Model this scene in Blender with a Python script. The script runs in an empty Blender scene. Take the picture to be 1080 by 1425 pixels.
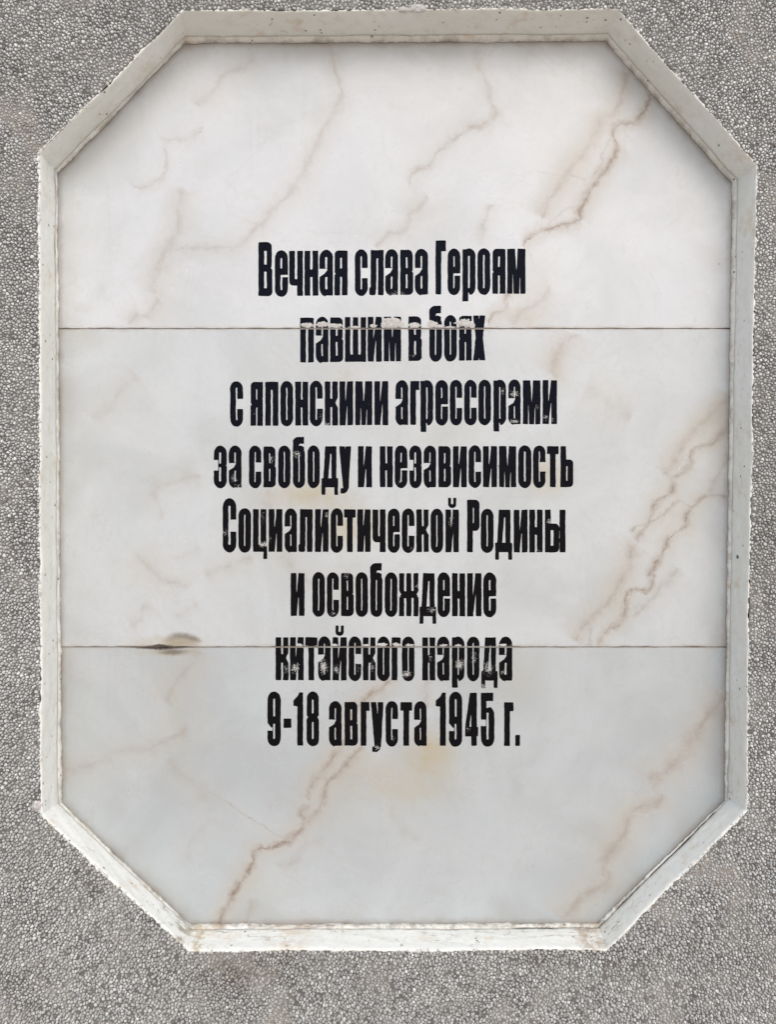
import bpy, math, random
import numpy as np
from mathutils import Vector, Matrix
from mathutils.geometry import delaunay_2d_cdt

random.seed(7)
RNG = np.random.default_rng(7)
sc = bpy.context.scene
COL = sc.collection

# ------------------------------------------------------------------ camera
FOC = 1074.0                        # focal length in photo pixels (photo is 1080 x 1425)
PITCH = math.radians(1.4)           # the phone looks very slightly down
CAM = np.array([0.0, -1.019, 0.0249])
cam_d = bpy.data.cameras.new('camera')
cam_d.sensor_fit = 'VERTICAL'
cam_d.sensor_height = 36.0
cam_d.lens = FOC / 1425.0 * 36.0
cam_d.clip_start = 0.01
cam_d.clip_end = 500.0
cam_o = bpy.data.objects.new('camera', cam_d)
COL.objects.link(cam_o)
cam_o.location = Vector(CAM)
cam_o.rotation_euler = (math.radians(90) - PITCH, 0, 0)
sc.camera = cam_o

# ------------------------------------------------------------------ sky, light, exposure
SUN_EL, SUN_ROT = math.radians(42), math.radians(162)
w = bpy.data.worlds.new('World'); sc.world = w; w.use_nodes = True
wn = w.node_tree.nodes; wl = w.node_tree.links; wn.clear()
sky = wn.new('ShaderNodeTexSky'); sky.sky_type = 'NISHITA'; sky.sun_disc = False
sky.sun_elevation = SUN_EL; sky.sun_rotation = SUN_ROT
sky.air_density = 1.0; sky.dust_density = 3.2; sky.ozone_density = 1.0
bg = wn.new('ShaderNodeBackground'); bg.inputs['Strength'].default_value = 0.14
wo = wn.new('ShaderNodeOutputWorld')
wl.new(sky.outputs[0], bg.inputs[0]); wl.new(bg.outputs[0], wo.inputs[0])
sun_d = bpy.data.lights.new('sun', 'SUN'); sun_d.energy = 1.2; sun_d.angle = math.radians(115)
sun_d.color = (0.975, 0.985, 1.0)
sun_o = bpy.data.objects.new('sun', sun_d); COL.objects.link(sun_o)
sdir = Vector((math.sin(SUN_ROT) * math.cos(SUN_EL), math.cos(SUN_ROT) * math.cos(SUN_EL), math.sin(SUN_EL)))
sun_o.rotation_euler = sdir.to_track_quat('Z', 'Y').to_euler()
sun_o.location = sdir * 5
sc.view_settings.view_transform = 'Standard'; sc.view_settings.look = 'None'
sc.view_settings.gamma = 1.0; sc.view_settings.use_curve_mapping = False
sc.view_settings.exposure = 0.09

# ------------------------------------------------------------------ measuring helper
WALL_Y, SLAB_Y = 0.0, 0.055         # wall face, marble face (metres; the wall faces -y)
def at(px, py, Y=SLAB_Y):
    """where a sight line through a photo pixel meets the plane y = Y -> (x, z)"""
    u, v = px - 540.0, 712.5 - py
    ca, sa = math.cos(PITCH), math.sin(PITCH)
    d = np.array([u, v * sa + FOC * ca, v * ca - FOC * sa])
    t = (Y - CAM[1]) / d[1]
    return (CAM[0] + d[0] * t, CAM[2] + d[2] * t)
def atl(pts, Y=SLAB_Y): return np.array([at(x, y, Y) for x, y in pts])

# ------------------------------------------------------------------ object helpers
def link(o):
    COL.objects.link(o); return o
def tag(o, label=None, cat=None, group=None, kind=None):
    if label: o['label'] = label
    if cat: o['category'] = cat
    if group: o['group'] = group
    if kind: o['kind'] = kind
    return o
def empty(name, loc):
    o = bpy.data.objects.new(name, None); o.location = loc; o.empty_display_size = 0.1
    return link(o)
def mesh_obj(name, verts, faces, mat, parent=None, origin=(0, 0, 0), smooth=False):
    """verts in world coordinates; the mesh is stored relative to its thing's origin"""
    me = bpy.data.meshes.new(name)
    V = np.asarray(verts, dtype=np.float64) - np.asarray(origin)
    if isinstance(faces, np.ndarray):
        me.vertices.add(len(V)); me.vertices.foreach_set('co', V.astype(np.float32).ravel())
        n, k = faces.shape
        me.loops.add(n * k); me.loops.foreach_set('vertex_index', faces.astype(np.int32).ravel())
        me.polygons.add(n)
        me.polygons.foreach_set('loop_start', np.arange(0, n * k, k, dtype=np.int32))
        me.polygons.foreach_set('loop_total', np.full(n, k, dtype=np.int32))
        me.update(calc_edges=True)
    else:
        me.from_pydata([tuple(v) for v in V], [], faces); me.update()
    me.polygons.foreach_set('use_smooth', [smooth] * len(me.polygons))
    me.materials.append(mat)
    o = bpy.data.objects.new(name, me)
    if parent: o.parent = parent
    return link(o)

# ------------------------------------------------------------------ numpy noise
def _h(ix, iy, seed):
    n = (ix.astype(np.int64) * 374761393 + iy.astype(np.int64) * 668265263 + seed * 1442695041) & 0x7fffffff
    n = ((n ^ (n >> 13)) * 1274126177) & 0x7fffffff
    return ((n ^ (n >> 16)) & 0xffff) / 65535.0
def vnoise(x, y, seed=0):
    x = np.asarray(x, float); y = np.asarray(y, float)
    ix = np.floor(x); iy = np.floor(y); fx = x - ix; fy = y - iy
    fx = fx * fx * (3 - 2 * fx); fy = fy * fy * (3 - 2 * fy)
    a = _h(ix, iy, seed); b = _h(ix + 1, iy, seed); c = _h(ix, iy + 1, seed); d = _h(ix + 1, iy + 1, seed)
    return (a + (b - a) * fx) * (1 - fy) + (c + (d - c) * fx) * fy
def fbm(x, y, seed=0, octv=3):
    s = 0; amp = 1; tot = 0
    for k in range(octv):
        s = s + amp * (vnoise(x * 2**k, y * 2**k, seed + k * 17) - 0.5); tot += amp; amp *= 0.55
    return s / tot * 2            # about -1..1

# ------------------------------------------------------------------ shader expression helper
class NT:
    def __init__(s, name):
        s.m = bpy.data.materials.new(name); s.m.use_nodes = True
        s.t = s.m.node_tree; s.t.nodes.clear(); s.n = s.t.nodes; s.l = s.t.links
        s.out = s.n.new('ShaderNodeOutputMaterial'); s.b = s.n.new('ShaderNodeBsdfPrincipled')
        s.l.new(s.b.outputs[0], s.out.inputs[0])
        s.b.inputs['Specular IOR Level'].default_value = 0.5
    def put(s, sock, v):
        if isinstance(v, bpy.types.NodeSocket): s.l.new(v, sock)
        else: sock.default_value = v
    def M(s, op, a, b=None, c=None, clamp=False):
        n = s.n.new('ShaderNodeMath'); n.operation = op; n.use_clamp = clamp
        s.put(n.inputs[0], a)
        if b is not None: s.put(n.inputs[1], b)
        if c is not None: s.put(n.inputs[2], c)
        return n.outputs[0]
    def smooth(s, v, a, b, lo=0.0, hi=1.0):
        n = s.n.new('ShaderNodeMapRange'); n.interpolation_type = 'SMOOTHSTEP'
        s.put(n.inputs['Value'], v); s.put(n.inputs['From Min'], a); s.put(n.inputs['From Max'], b)
        s.put(n.inputs['To Min'], lo); s.put(n.inputs['To Max'], hi)
        return n.outputs[0]
    def pos(s, origin):
        tc = s.n.new('ShaderNodeTexCoord'); v = s.n.new('ShaderNodeVectorMath'); v.operation = 'ADD'
        s.l.new(tc.outputs['Object'], v.inputs[0]); v.inputs[1].default_value = origin
        return v.outputs[0]
    def vadd(s, a, b):
        v = s.n.new('ShaderNodeVectorMath'); v.operation = 'ADD'; s.put(v.inputs[0], a); s.put(v.inputs[1], b); return v.outputs[0]
    def vmul(s, a, b):
        v = s.n.new('ShaderNodeVectorMath'); v.operation = 'MULTIPLY'; s.put(v.inputs[0], a); s.put(v.inputs[1], b); return v.outputs[0]
    def xyz(s, v):
        n = s.n.new('ShaderNodeSeparateXYZ'); s.l.new(v, n.inputs[0]); return n.outputs
    def noise(s, v, scale, detail=2.0, rough=0.5, col=False, dist=0.0):
        n = s.n.new('ShaderNodeTexNoise'); s.l.new(v, n.inputs['Vector'])
        n.inputs['Scale'].default_value = scale; n.inputs['Detail'].default_value = detail
        n.inputs['Roughness'].default_value = rough; n.inputs['Distortion'].default_value = dist
        return n.outputs['Color' if col else 'Fac']
    def voro(s, v, scale, feature='F1', out='Distance'):
        n = s.n.new('ShaderNodeTexVoronoi'); n.feature = feature; s.l.new(v, n.inputs['Vector']); n.inputs['Scale'].default_value = scale
        return n.outputs[out]
    def mix(s, f, a, b, mode='MIX'):
        n = s.n.new('ShaderNodeMix'); n.data_type = 'RGBA'; n.blend_type = mode; n.clamp_factor = True
        s.put(n.inputs[0], f); s.put(n.inputs[6], a if isinstance(a, bpy.types.NodeSocket) else (*a, 1)); s.put(n.inputs[7], b if isinstance(b, bpy.types.NodeSocket) else (*b, 1))
        return n.outputs[2]
    def bump(s, h, strength=0.5, dist=0.001):
        n = s.n.new('ShaderNodeBump'); s.put(n.inputs['Height'], h); n.inputs['Strength'].default_value = strength
        n.inputs['Distance'].default_value = dist; s.l.new(n.outputs[0], s.b.inputs['Normal']); return n
    def blob(s, x, z, c, r, soft=1.0):
        """1 at the centre of an ellipse, 0 at its rim"""
        dx = s.M('DIVIDE', s.M('SUBTRACT', x, c[0]), r[0]); dz = s.M('DIVIDE', s.M('SUBTRACT', z, c[1]), r[1])
        d = s.M('SQRT', s.M('ADD', s.M('MULTIPLY', dx, dx), s.M('MULTIPLY', dz, dz)))
        return s.smooth(d, 1.0, 1.0 - soft)
    def rough(s, v): s.put(s.b.inputs['Roughness'], v)
    def color(s, v): s.put(s.b.inputs['Base Color'], v if isinstance(v, bpy.types.NodeSocket) else (*v, 1))

PX = 0.001                           # about one photo pixel on the marble, in metres
PL_O = (0.0, WALL_Y, -0.57)          # origin of the plaque (bottom of its recess)
WL_O = (0.0, WALL_Y, -1.35)          # origin of the wall (its foot)

# ------------------------------------------------------------------ marble
VW = [None]
def vein(s, x, z, pts, width, core, halo, halow=7.0):
    P = atl(pts); A, B = P[0], P[-1]
    L = np.linalg.norm(B - A); d = (B - A) / L; n = np.array([-d[1], d[0]])
    t = ((P - A) @ d) / L; off = (P - A) @ n
    lo, hi = off.min() - 1e-4, off.max() + 1e-4
    tt = s.M('ADD', s.M('MULTIPLY', x, d[0] / L), s.M('MULTIPLY_ADD', z, d[1] / L, -(A @ d) / L))
    nn = s.M('ADD', s.M('MULTIPLY', x, n[0]), s.M('MULTIPLY_ADD', z, n[1], -(A @ n)))
    fc = s.n.new('ShaderNodeFloatCurve'); fc.inputs[0].default_value = 1.0
    c = fc.mapping.curves[0]
    ev = sorted({round(float(a), 4): float((b - lo) / (hi - lo)) for a, b in zip(t, off) if 0 <= a <= 1}.items())
    c.points[0].location = ev[0]; c.points[-1].location = ev[-1]
    for e in ev[1:-1]: c.points.new(*e)
    for p in c.points: p.handle_type = 'AUTO'
    fc.mapping.update()
    s.put(fc.inputs[1], tt)
    o = s.M('MULTIPLY_ADD', fc.outputs[0], hi - lo, lo)
    dist = s.M('ABSOLUTE', s.M('SUBTRACT', nn, o))
    e = 0.004 / L
    win = s.M('MULTIPLY', s.smooth(tt, -e, e), s.smooth(tt, 1 + e, 1 - e))
    wd = s.M('MULTIPLY', VW[0], width * 2.0 * PX)
    ck = s.M('MULTIPLY', s.M('ADD', s.M('MULTIPLY', s.smooth(dist, s.M('MULTIPLY', wd, 1.3), 0.0), .58), s.M('MULTIPLY', s.smooth(dist, s.M('MULTIPLY', wd, .4), 0.0), .32)), s.M('MULTIPLY', win, core))
    hk = s.M('MULTIPLY', s.smooth(dist, halow * 1.25 * width * PX, 0.0), s.M('MULTIPLY', win, halo * 1.75))
    return ck, hk

V1 = [  # upper slab
 ([(903,132),(897,156),(868,172),(854,180),(857,200),(858,212),(845,232),(835,247),(817,275),(808,305)], 3.4, .8, .34),
 ([(808,305),(778,316),(740,330),(733,347)], 2.6, .65, .3),
 ([(733,400),(706,412),(704,430),(688,438),(680,452)], 2.4, .5, .25),
 ([(868,95),(865,130),(855,155),(838,165),(820,200),(790,240),(765,280),(752,302)], 4.0, .28, .3),
 ([(850,192),(838,212),(836,228),(822,248),(812,268)], 2.2, .35, .1),
 ([(800,290),(775,300),(765,318)], 2.2, .22, .05),
 ([(462,66),(470,115),(472,145),(457,170),(440,200),(427,225),(421,245),(402,270),(380,290),(358,315),(340,335),(300,343),(245,348)], 4.0, .24, .14),
 ([(672,62),(664,80),(678,115),(681,135),(694,152)], 3.0, .26, .12),
 ([(694,152),(680,168),(655,178),(615,205),(600,225),(575,243),(572,262)], 3.0, .38, .14),
 ([(592,272),(588,285),(571,295),(564,318),(540,328),(520,342)], 3.0, .3, .14),
 ([(355,78),(340,92),(312,105),(295,130),(268,142)], 4.0, .2, .12),
 ([(283,173),(268,188),(250,193),(220,188)], 3.0, .22, .08),
 ([(231,205),(229,228),(221,249),(178,253)], 3.0, .2, .08),
 ([(256,262),(247,290),(248,312),(236,340),(222,365),(215,392),(219,412)], 4.5, .24, .18),
 ([(219,412),(206,438),(190,440),(178,452)], 4.0, .24, .15),
 ([(686,285),(675,303),(668,342)], 3.2, .28, .1),
 ([(765,400),(745,425),(727,434),(712,452)], 3.5, .2, .12),
]
V2 = [  # middle slab
 ([(1016,575),(998,612),(966,628),(958,652),(944,661),(928,661)], 3.0, .5, .3),
 ([(928,661),(936,682),(925,690),(912,700),(905,718),(900,732),(885,755)], 3.0, .58, .25),
 ([(885,755),(878,777),(870,802),(855,827),(835,847),(815,868),(800,890)], 4.0, .38, .3),
 ([(1016,552),(987,580),(960,608),(942,636),(926,662)], 4.0, .3, .35),
 ([(1016,693),(995,690),(982,692),(962,706),(945,698),(930,710),(905,725),(880,747)], 2.0, .5, .12),
 ([(985,690),(960,712),(952,735),(935,745),(925,765),(912,785),(903,806)], 2.6, .68, .28),
 ([(903,806),(906,818),(876,826),(870,850),(864,866),(845,878),(834,900)], 2.8, .66, .28),
 ([(904,794),(909,811),(903,822),(888,826)], 2.8, .66, .2),
 ([(942,788),(925,815),(900,840),(880,858)], 4.0, .3, .15),
 ([(1016,635),(1002,660),(985,692)], 4.0, .25, .2),
 ([(820,870),(822,885),(816,900)], 3.0, .35, .1),
 ([(806,466),(788,474),(776,495),(771,524)], 5.0, .3, .25),
 ([(186,770),(204,788),(230,808),(247,832)], 5.0, .22, .12),
 ([(288,802),(315,788),(352,776)], 5.0, .24, .14),
 ([(211,680),(240,672),(276,662)], 4.0, .2, .1),
 ([(212,680),(218,700),(224,722)], 4.0, .18, .08),
 ([(178,872),(196,862),(200,846),(218,851)], 4.0, .18, .08),
 ([(242,857),(262,848),(276,838)], 4.0, .16, .06),
 ([(125,578),(150,570),(165,545),(190,524)], 6.0, .14, .1),
 ([(475,462),(480,500),(482,540)], 7.0, .12, .12),
 ([(375,680),(372,710),(380,740),(405,790),(470,800),(478,850)], 7.0, .18, .12),
 ([(240,776),(262,772),(276,756)], 5.0, .14, .06),
 ([(880,580),(850,562),(815,540)], 7.0, .14, .1),
]
V3 = [  # lower slab
 ([(548,942),(528,960),(512,970),(496,986),(480,1030),(468,1050),(458,1064),(440,1084),(430,1100),(431,1118)], 3.6, .58, .34),
 ([(431,1118),(420,1130),(422,1146),(408,1162),(394,1168),(384,1176)], 3.2, .6, .3),
 ([(506,1038),(492,1052),(472,1072),(458,1088),(452,1108),(440,1130),(421,1150),(404,1170)], 3.6, .66, .34),
 ([(404,1170),(375,1180),(355,1185),(350,1200),(342,1216),(326,1240),(312,1268),(306,1290)], 3.6, .85, .34),
 ([(356,1252),(346,1268),(343,1288)], 5.0, .32, .15),
 ([(82,1062),(140,1060),(165,1045),(202,1042),(232,1030),(258,1004)], 5.0, .24, .15),
 ([(276,906),(262,930),(238,958),(232,972),(245,985)], 6.0, .2, .16),
 ([(234,1058),(265,1090),(297,1120)], 5.0, .16, .1),
 ([(1010,970),(985,1000),(965,1030),(945,1055),(926,1076),(913,1094)], 5.5, .34, .3),
 ([(913,1094),(924,1108),(900,1120),(880,1135),(870,1160),(855,1180),(838,1202)], 5.5, .32, .3),
 ([(838,1202),(845,1226),(820,1240),(800,1258),(782,1278)], 6.0, .34, .3),
 ([(844,1190),(840,1205),(846,1222),(836,1235)], 5.5, .32, .2),
 ([(922,1083),(912,1098),(924,1110),(902,1121)], 5.5, .32, .2),
 ([(385,1202),(412,1196),(422,1178),(450,1165)], 4.0, .2, .1),
 ([(600,940),(594,965),(602,985)], 5.0, .22, .12),
 ([(270,1206),(262,1180),(300,1140)], 5.0, .1, .06),
 ([(545,1115),(560,1150),(590,1165)], 5.0, .12, .06),
]
# soft stains: px, py, rx, ry, strength
ST1 = [(740,400,50,70,.16),(230,380,40,90,.08),(600,300,60,50,.07),(800,240,60,90,.12),(500,452,40,14,.2),(720,445,50,18,.2)]
ST2 = [(760,665,44,36,.55),(485,735,75,40,.42),(430,690,85,28,.55),(480,815,40,50,.16),(775,520,18,44,.26),(935,720,60,80,.2),
       (860,820,40,80,.18),(1000,600,40,60,.22),(500,560,60,40,.1),(620,610,80,30,.12),(200,790,60,50,.1),(110,470,60,30,.14),(235,893,70,9,.5)]
ST3 = [(600,1043,44,42,.62),(570,1085,90,55,.42),(480,1090,60,80,.16),(850,1180,60,90,.12),(250,990,60,90,.1),(230,908,50,7,.5),(720,945,50,60,.14),(360,1230,60,40,.12)]

OCT_IN_PX = [(80,243),(255,61),(842,58),(1019,256),(1008,1114),(832,1284),(262,1285),(86,1117)]
OCT_OUT_PX = [(55,213),(254,15),(860,14),(1053,230),(1038,1127),(845,1321),(262,1322),(57,1133)]
IN = atl(OCT_IN_PX); OUT = atl(OCT_OUT_PX, WALL_Y)

def marble(name, base, veins, stains, seams, seed):
    s = NT(name); p = s.pos(PL_O); p3 = s.vadd(p, (seed * 3.7, seed * 1.3, seed * 2.1))
    X, Y, Z = s.xyz(p)
    # warp, so that no vein is a smooth line
    n1 = s.xyz(s.noise(p3, 38, 2, .5, True)); n2 = s.xyz(s.noise(p3, 190, 3, .65, True))
    x = s.M('ADD', X, s.M('ADD', s.M('MULTIPLY_ADD', n1[0], .012, -.006), s.M('MULTIPLY_ADD', n2[0], .009, -.0045)))
    z = s.M('ADD', Z, s.M('ADD', s.M('MULTIPLY_ADD', n1[1], .012, -.006), s.M('MULTIPLY_ADD', n2[1], .009, -.0045)))
    VW[0] = s.smooth(s.noise(p3, 48, 3, .6), .3, .72, .45, 1.7)
    core = halo = None
    for v in veins:
        c, h = vein(s, x, z, *v)
        core = c if core is None else s.M('MAXIMUM', core, c)
        halo = h if halo is None else s.M('MAXIMUM', halo, h)
    mod = s.smooth(s.noise(p3, 55, 4, .65), .32, .66, .30, 1.2)
    core = s.M('MULTIPLY', s.M('MULTIPLY', core, mod), 1.22, clamp=True)
    st = None
    for a in stains:
        b = s.M('MULTIPLY', s.blob(x, z, at(a[0], a[1]), (a[2] * PX * 1.15, a[3] * PX * 1.15)), a[4] * 1.35)
        st = b if st is None else s.M('ADD', st, b)
    cloud = s.noise(p3, 6, 6, .62, dist=.5)
    cl = s.smooth(cloud, .35, .7)
    darker = tuple(c * k for c, k in zip(base, (.80, .81, .80)))
    col = s.mix(s.M('MULTIPLY', cl, .8), base, darker)
    fine = s.smooth(s.noise(p3, 900, 2, .7), .25, .75)
    col = s.mix(s.M('MULTIPLY', fine, .26), col, tuple(c * .72 for c in base))
    mid = s.smooth(s.noise(p3, 120, 3, .6), .45, .8)
    col = s.mix(s.M('MULTIPLY', mid, .20), col, tuple(c * .75 for c in base))
    cold = s.smooth(s.noise(p3, 9, 3, .5), .45, .75)
    col = s.mix(s.M('MULTIPLY', cold, .18), col, tuple(c * k for c, k in zip(base, (.88, .93, 1.0))))
    faint = s.M('MULTIPLY', s.smooth(s.M('ABSOLUTE', s.M('SUBTRACT', s.noise(p3, 7, 4, .55, dist=.8), .5)), .012, 0), .10)
    col = s.mix(faint, col, (.42, .38, .33))
    col = s.mix(s.M('MULTIPLY', st, s.smooth(s.noise(p3, 30, 3, .6), .2, .75, .5, 1.2)), col, (.46, .405, .28))
    col = s.mix(halo, col, (.49, .455, .40))
    col = s.mix(core, col, (.27, .215, .17))
    # faint rain streaks down the face
    sk = s.noise(s.vmul(p3, (1, 1, .07)), 85, 4, .6)
    col = s.mix(s.M('MULTIPLY', s.smooth(sk, .56, .78), s.smooth(s.noise(p3, 5, 2), .4, .7, 0, .17)), col, (.40, .385, .35))
    # grime where the slab meets the surround, and along the joints
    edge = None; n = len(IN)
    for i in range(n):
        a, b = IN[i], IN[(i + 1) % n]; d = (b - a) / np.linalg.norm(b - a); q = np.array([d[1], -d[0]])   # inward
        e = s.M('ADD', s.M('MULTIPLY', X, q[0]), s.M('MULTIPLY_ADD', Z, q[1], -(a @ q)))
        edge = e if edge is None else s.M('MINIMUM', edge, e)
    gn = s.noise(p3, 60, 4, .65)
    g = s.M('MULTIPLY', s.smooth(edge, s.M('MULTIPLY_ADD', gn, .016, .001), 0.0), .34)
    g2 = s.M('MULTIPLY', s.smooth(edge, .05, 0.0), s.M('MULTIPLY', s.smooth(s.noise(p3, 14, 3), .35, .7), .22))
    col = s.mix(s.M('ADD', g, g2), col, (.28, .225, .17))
    for (sy, up) in seams:
        dz = s.M('ABSOLUTE', s.M('SUBTRACT', Z, at(540, sy)[1]))
        a = s.M('MULTIPLY', s.smooth(dz, s.M('MULTIPLY_ADD', gn, .013, -.001), 0.0), s.smooth(s.noise(p3, 22, 3), .35, .65, .12, .5))
        col = s.mix(a, col, (.40, .34, .27))
        b = s.M('MULTIPLY', s.smooth(dz, .0022, .0006), s.smooth(s.noise(p3, 40, 3), .40, .65, .0, .7))
        col = s.mix(b, col, (.16, .11, .075))
    if 900 in [q[0] for q in seams]:
        # dark water mark around the opened joint
        xo, zo = x, z; x = s.M('ADD', X, s.M('MULTIPLY_ADD', n2[0], .007, s.M('MULTIPLY_ADD', n1[0], .007, -.007))); z = s.M('ADD', Z, s.M('MULTIPLY_ADD', n2[1], .004, s.M('MULTIPLY_ADD', n1[1], .006, -.005)))
        c0 = at(252, 901); xr = s.M('DIVIDE', s.M('SUBTRACT', x, c0[0]), .029); zr = s.M('DIVIDE', s.M('SUBTRACT', z, c0[1]), .021)
        r = s.M('SQRT', s.M('ADD', s.M('MULTIPLY', xr, xr), s.M('MULTIPLY', zr, zr)))
        up = s.smooth(Z, at(0, 897)[1], at(0, 889)[1])
        ring = s.M('MULTIPLY', s.M('MULTIPLY', s.M('MULTIPLY', s.smooth(r, .45, .82), s.smooth(r, 1.2, .85)), up), s.smooth(X, at(222, 900)[0], at(250, 900)[0]))
        col = s.mix(s.M('MULTIPLY', ring, .7), col, (.12, .082, .05))
        fill = s.M('MULTIPLY', s.smooth(r, 1.15, .4), .62)
        col = s.mix(s.M('MULTIPLY', fill, s.smooth(Z, at(0, 903)[1], at(0, 896)[1])), col, (.30, .245, .16))
        low = s.blob(x, z, at(240, 907), (.034, .0065), .9)
        col = s.mix(s.M('MULTIPLY', low, .75), col, (.12, .095, .07))
        dk = s.blob(x, z, at(222, 900.5), (.046, .0042), .6)
        col = s.mix(s.M('MULTIPLY', dk, .9), col, (.05, .028, .014))
    # a few pin-point dirt specks and pale scratches
    sp = s.smooth(s.voro(p3, 26), .05, .02)
    sp = s.M('MULTIPLY', sp, s.smooth(s.noise(p3, 11, 1), .56, .6))
    col = s.mix(s.M('MULTIPLY', sp, .5), col, (.12, .10, .09))
    sc1 = s.vmul(p3, (420, 420, 60)); scr = s.smooth(s.noise(sc1, 1.0, 1), .78, .84)
    col = s.mix(s.M('MULTIPLY', scr, .5), col, (.9, .9, .9))
    s.color(col)
    s.rough(s.smooth(s.noise(p3, 14, 4, .6), .3, .7, .26, .42))
    s.bump(s.noise(p3, 70, 5, .65), .12, .0006)
    return s.m

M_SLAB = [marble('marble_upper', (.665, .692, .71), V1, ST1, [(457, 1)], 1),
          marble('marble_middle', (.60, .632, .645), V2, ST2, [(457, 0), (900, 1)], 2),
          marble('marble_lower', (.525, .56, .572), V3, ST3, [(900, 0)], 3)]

# ------------------------------------------------------------------ black letter paint with flaked spots
WEAR = [(453,590,14,10,1.0),(445,580,6,14,.7),(413,560,6,14,.5),(412,632,14,14,.9),(378,640,8,14,.9),(325,665,10,14,.9),(330,676,14,7,.8),
 (365,720,8,20,.7),(366,758,15,9,1.2),(312,740,10,14,.8),(375,750,8,14,.7),(454,717,6,8,1.0),(583,545,10,8,.7),(700,545,7,12,.9),(716,548,14,10,1.15),
 (716,586,14,7,1.1),(748,566,8,12,.7),(760,580,8,10,1.0),(770,584,6,8,.8),(765,726,9,9,1.0),(750,765,10,10,.7),(628,725,7,16,.9),(572,762,8,9,.7),
 (482,800,8,12,.9),(463,854,9,8,.9),(602,850,16,10,.9),(532,800,8,8,.7),(580,815,7,12,.7),(450,928,12,20,1.2),(468,932,8,14,1.1),(410,930,12,18,1.1),
 (398,932,8,14,.9),(500,930,10,16,.7),(518,928,8,16,.9),(545,925,8,18,.6),(566,938,16,9,1.2),(600,915,9,16,.8),(640,925,14,16,1.15),(660,915,10,22,.9),
 (680,930,16,22,1.0),(700,935,10,10,.9),(672,955,8,10,1.0),(712,900,18,8,.8),(525,1040,10,9,1.0),(652,1015,8,8,.9),(548,1028,9,10,.7),(553,408,30,10,.8),
 (575,495,8,6,.8),(735,345,8,10,.7),(557,670,8,8,.8),(368,600,6,6,.5),(340,360,4,4,.3),(355,575,10,20,.5),(520,560,20,25,.4),(600,575,50,20,.35),(740,650,30,20,.3),(480,900,120,20,.35),(650,900,80,18,.35)]
def letter_material():
    s = NT('letter_paint'); p = s.pos(PL_O); X, Y, Z = s.xyz(p)
    wear = None
    for a in WEAR:
        b = s.M('MULTIPLY', s.blob(X, Z, at(a[0], a[1]), (a[2] * PX, a[3] * PX)), a[4])
        wear = b if wear is None else s.M('MAXIMUM', wear, b)
    n = s.noise(p, 620, 4, .66, dist=.6)
    thr = s.M('SUBTRACT', .76, s.M('MULTIPLY', wear, .275))
    m = s.smooth(n, thr, s.M('ADD', thr, .025))
    tone = s.noise(p, 60, 3)
    black = s.mix(s.smooth(Z, .25, -.1), (.0035, .005, .012), (.004, .0035, .0042))
    black = s.mix(s.M('MULTIPLY', tone, .3), black, (.010, .011, .015))
    pale = s.mix(s.noise(p, 900, 2), (.40, .39, .37), (.68, .68, .67))
    s.color(s.mix(m, black, pale))
    s.rough(s.smooth(s.noise(p, 300, 2), .3, .7, .5, .72)); s.b.inputs['Specular IOR Level'].default_value = .06
    s.bump(s.M('ADD', s.noise(p, 500, 4, .6), s.M('MULTIPLY', m, -.5)), .35, .0008)
    return s.m
M_LETTER = letter_material()

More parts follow.
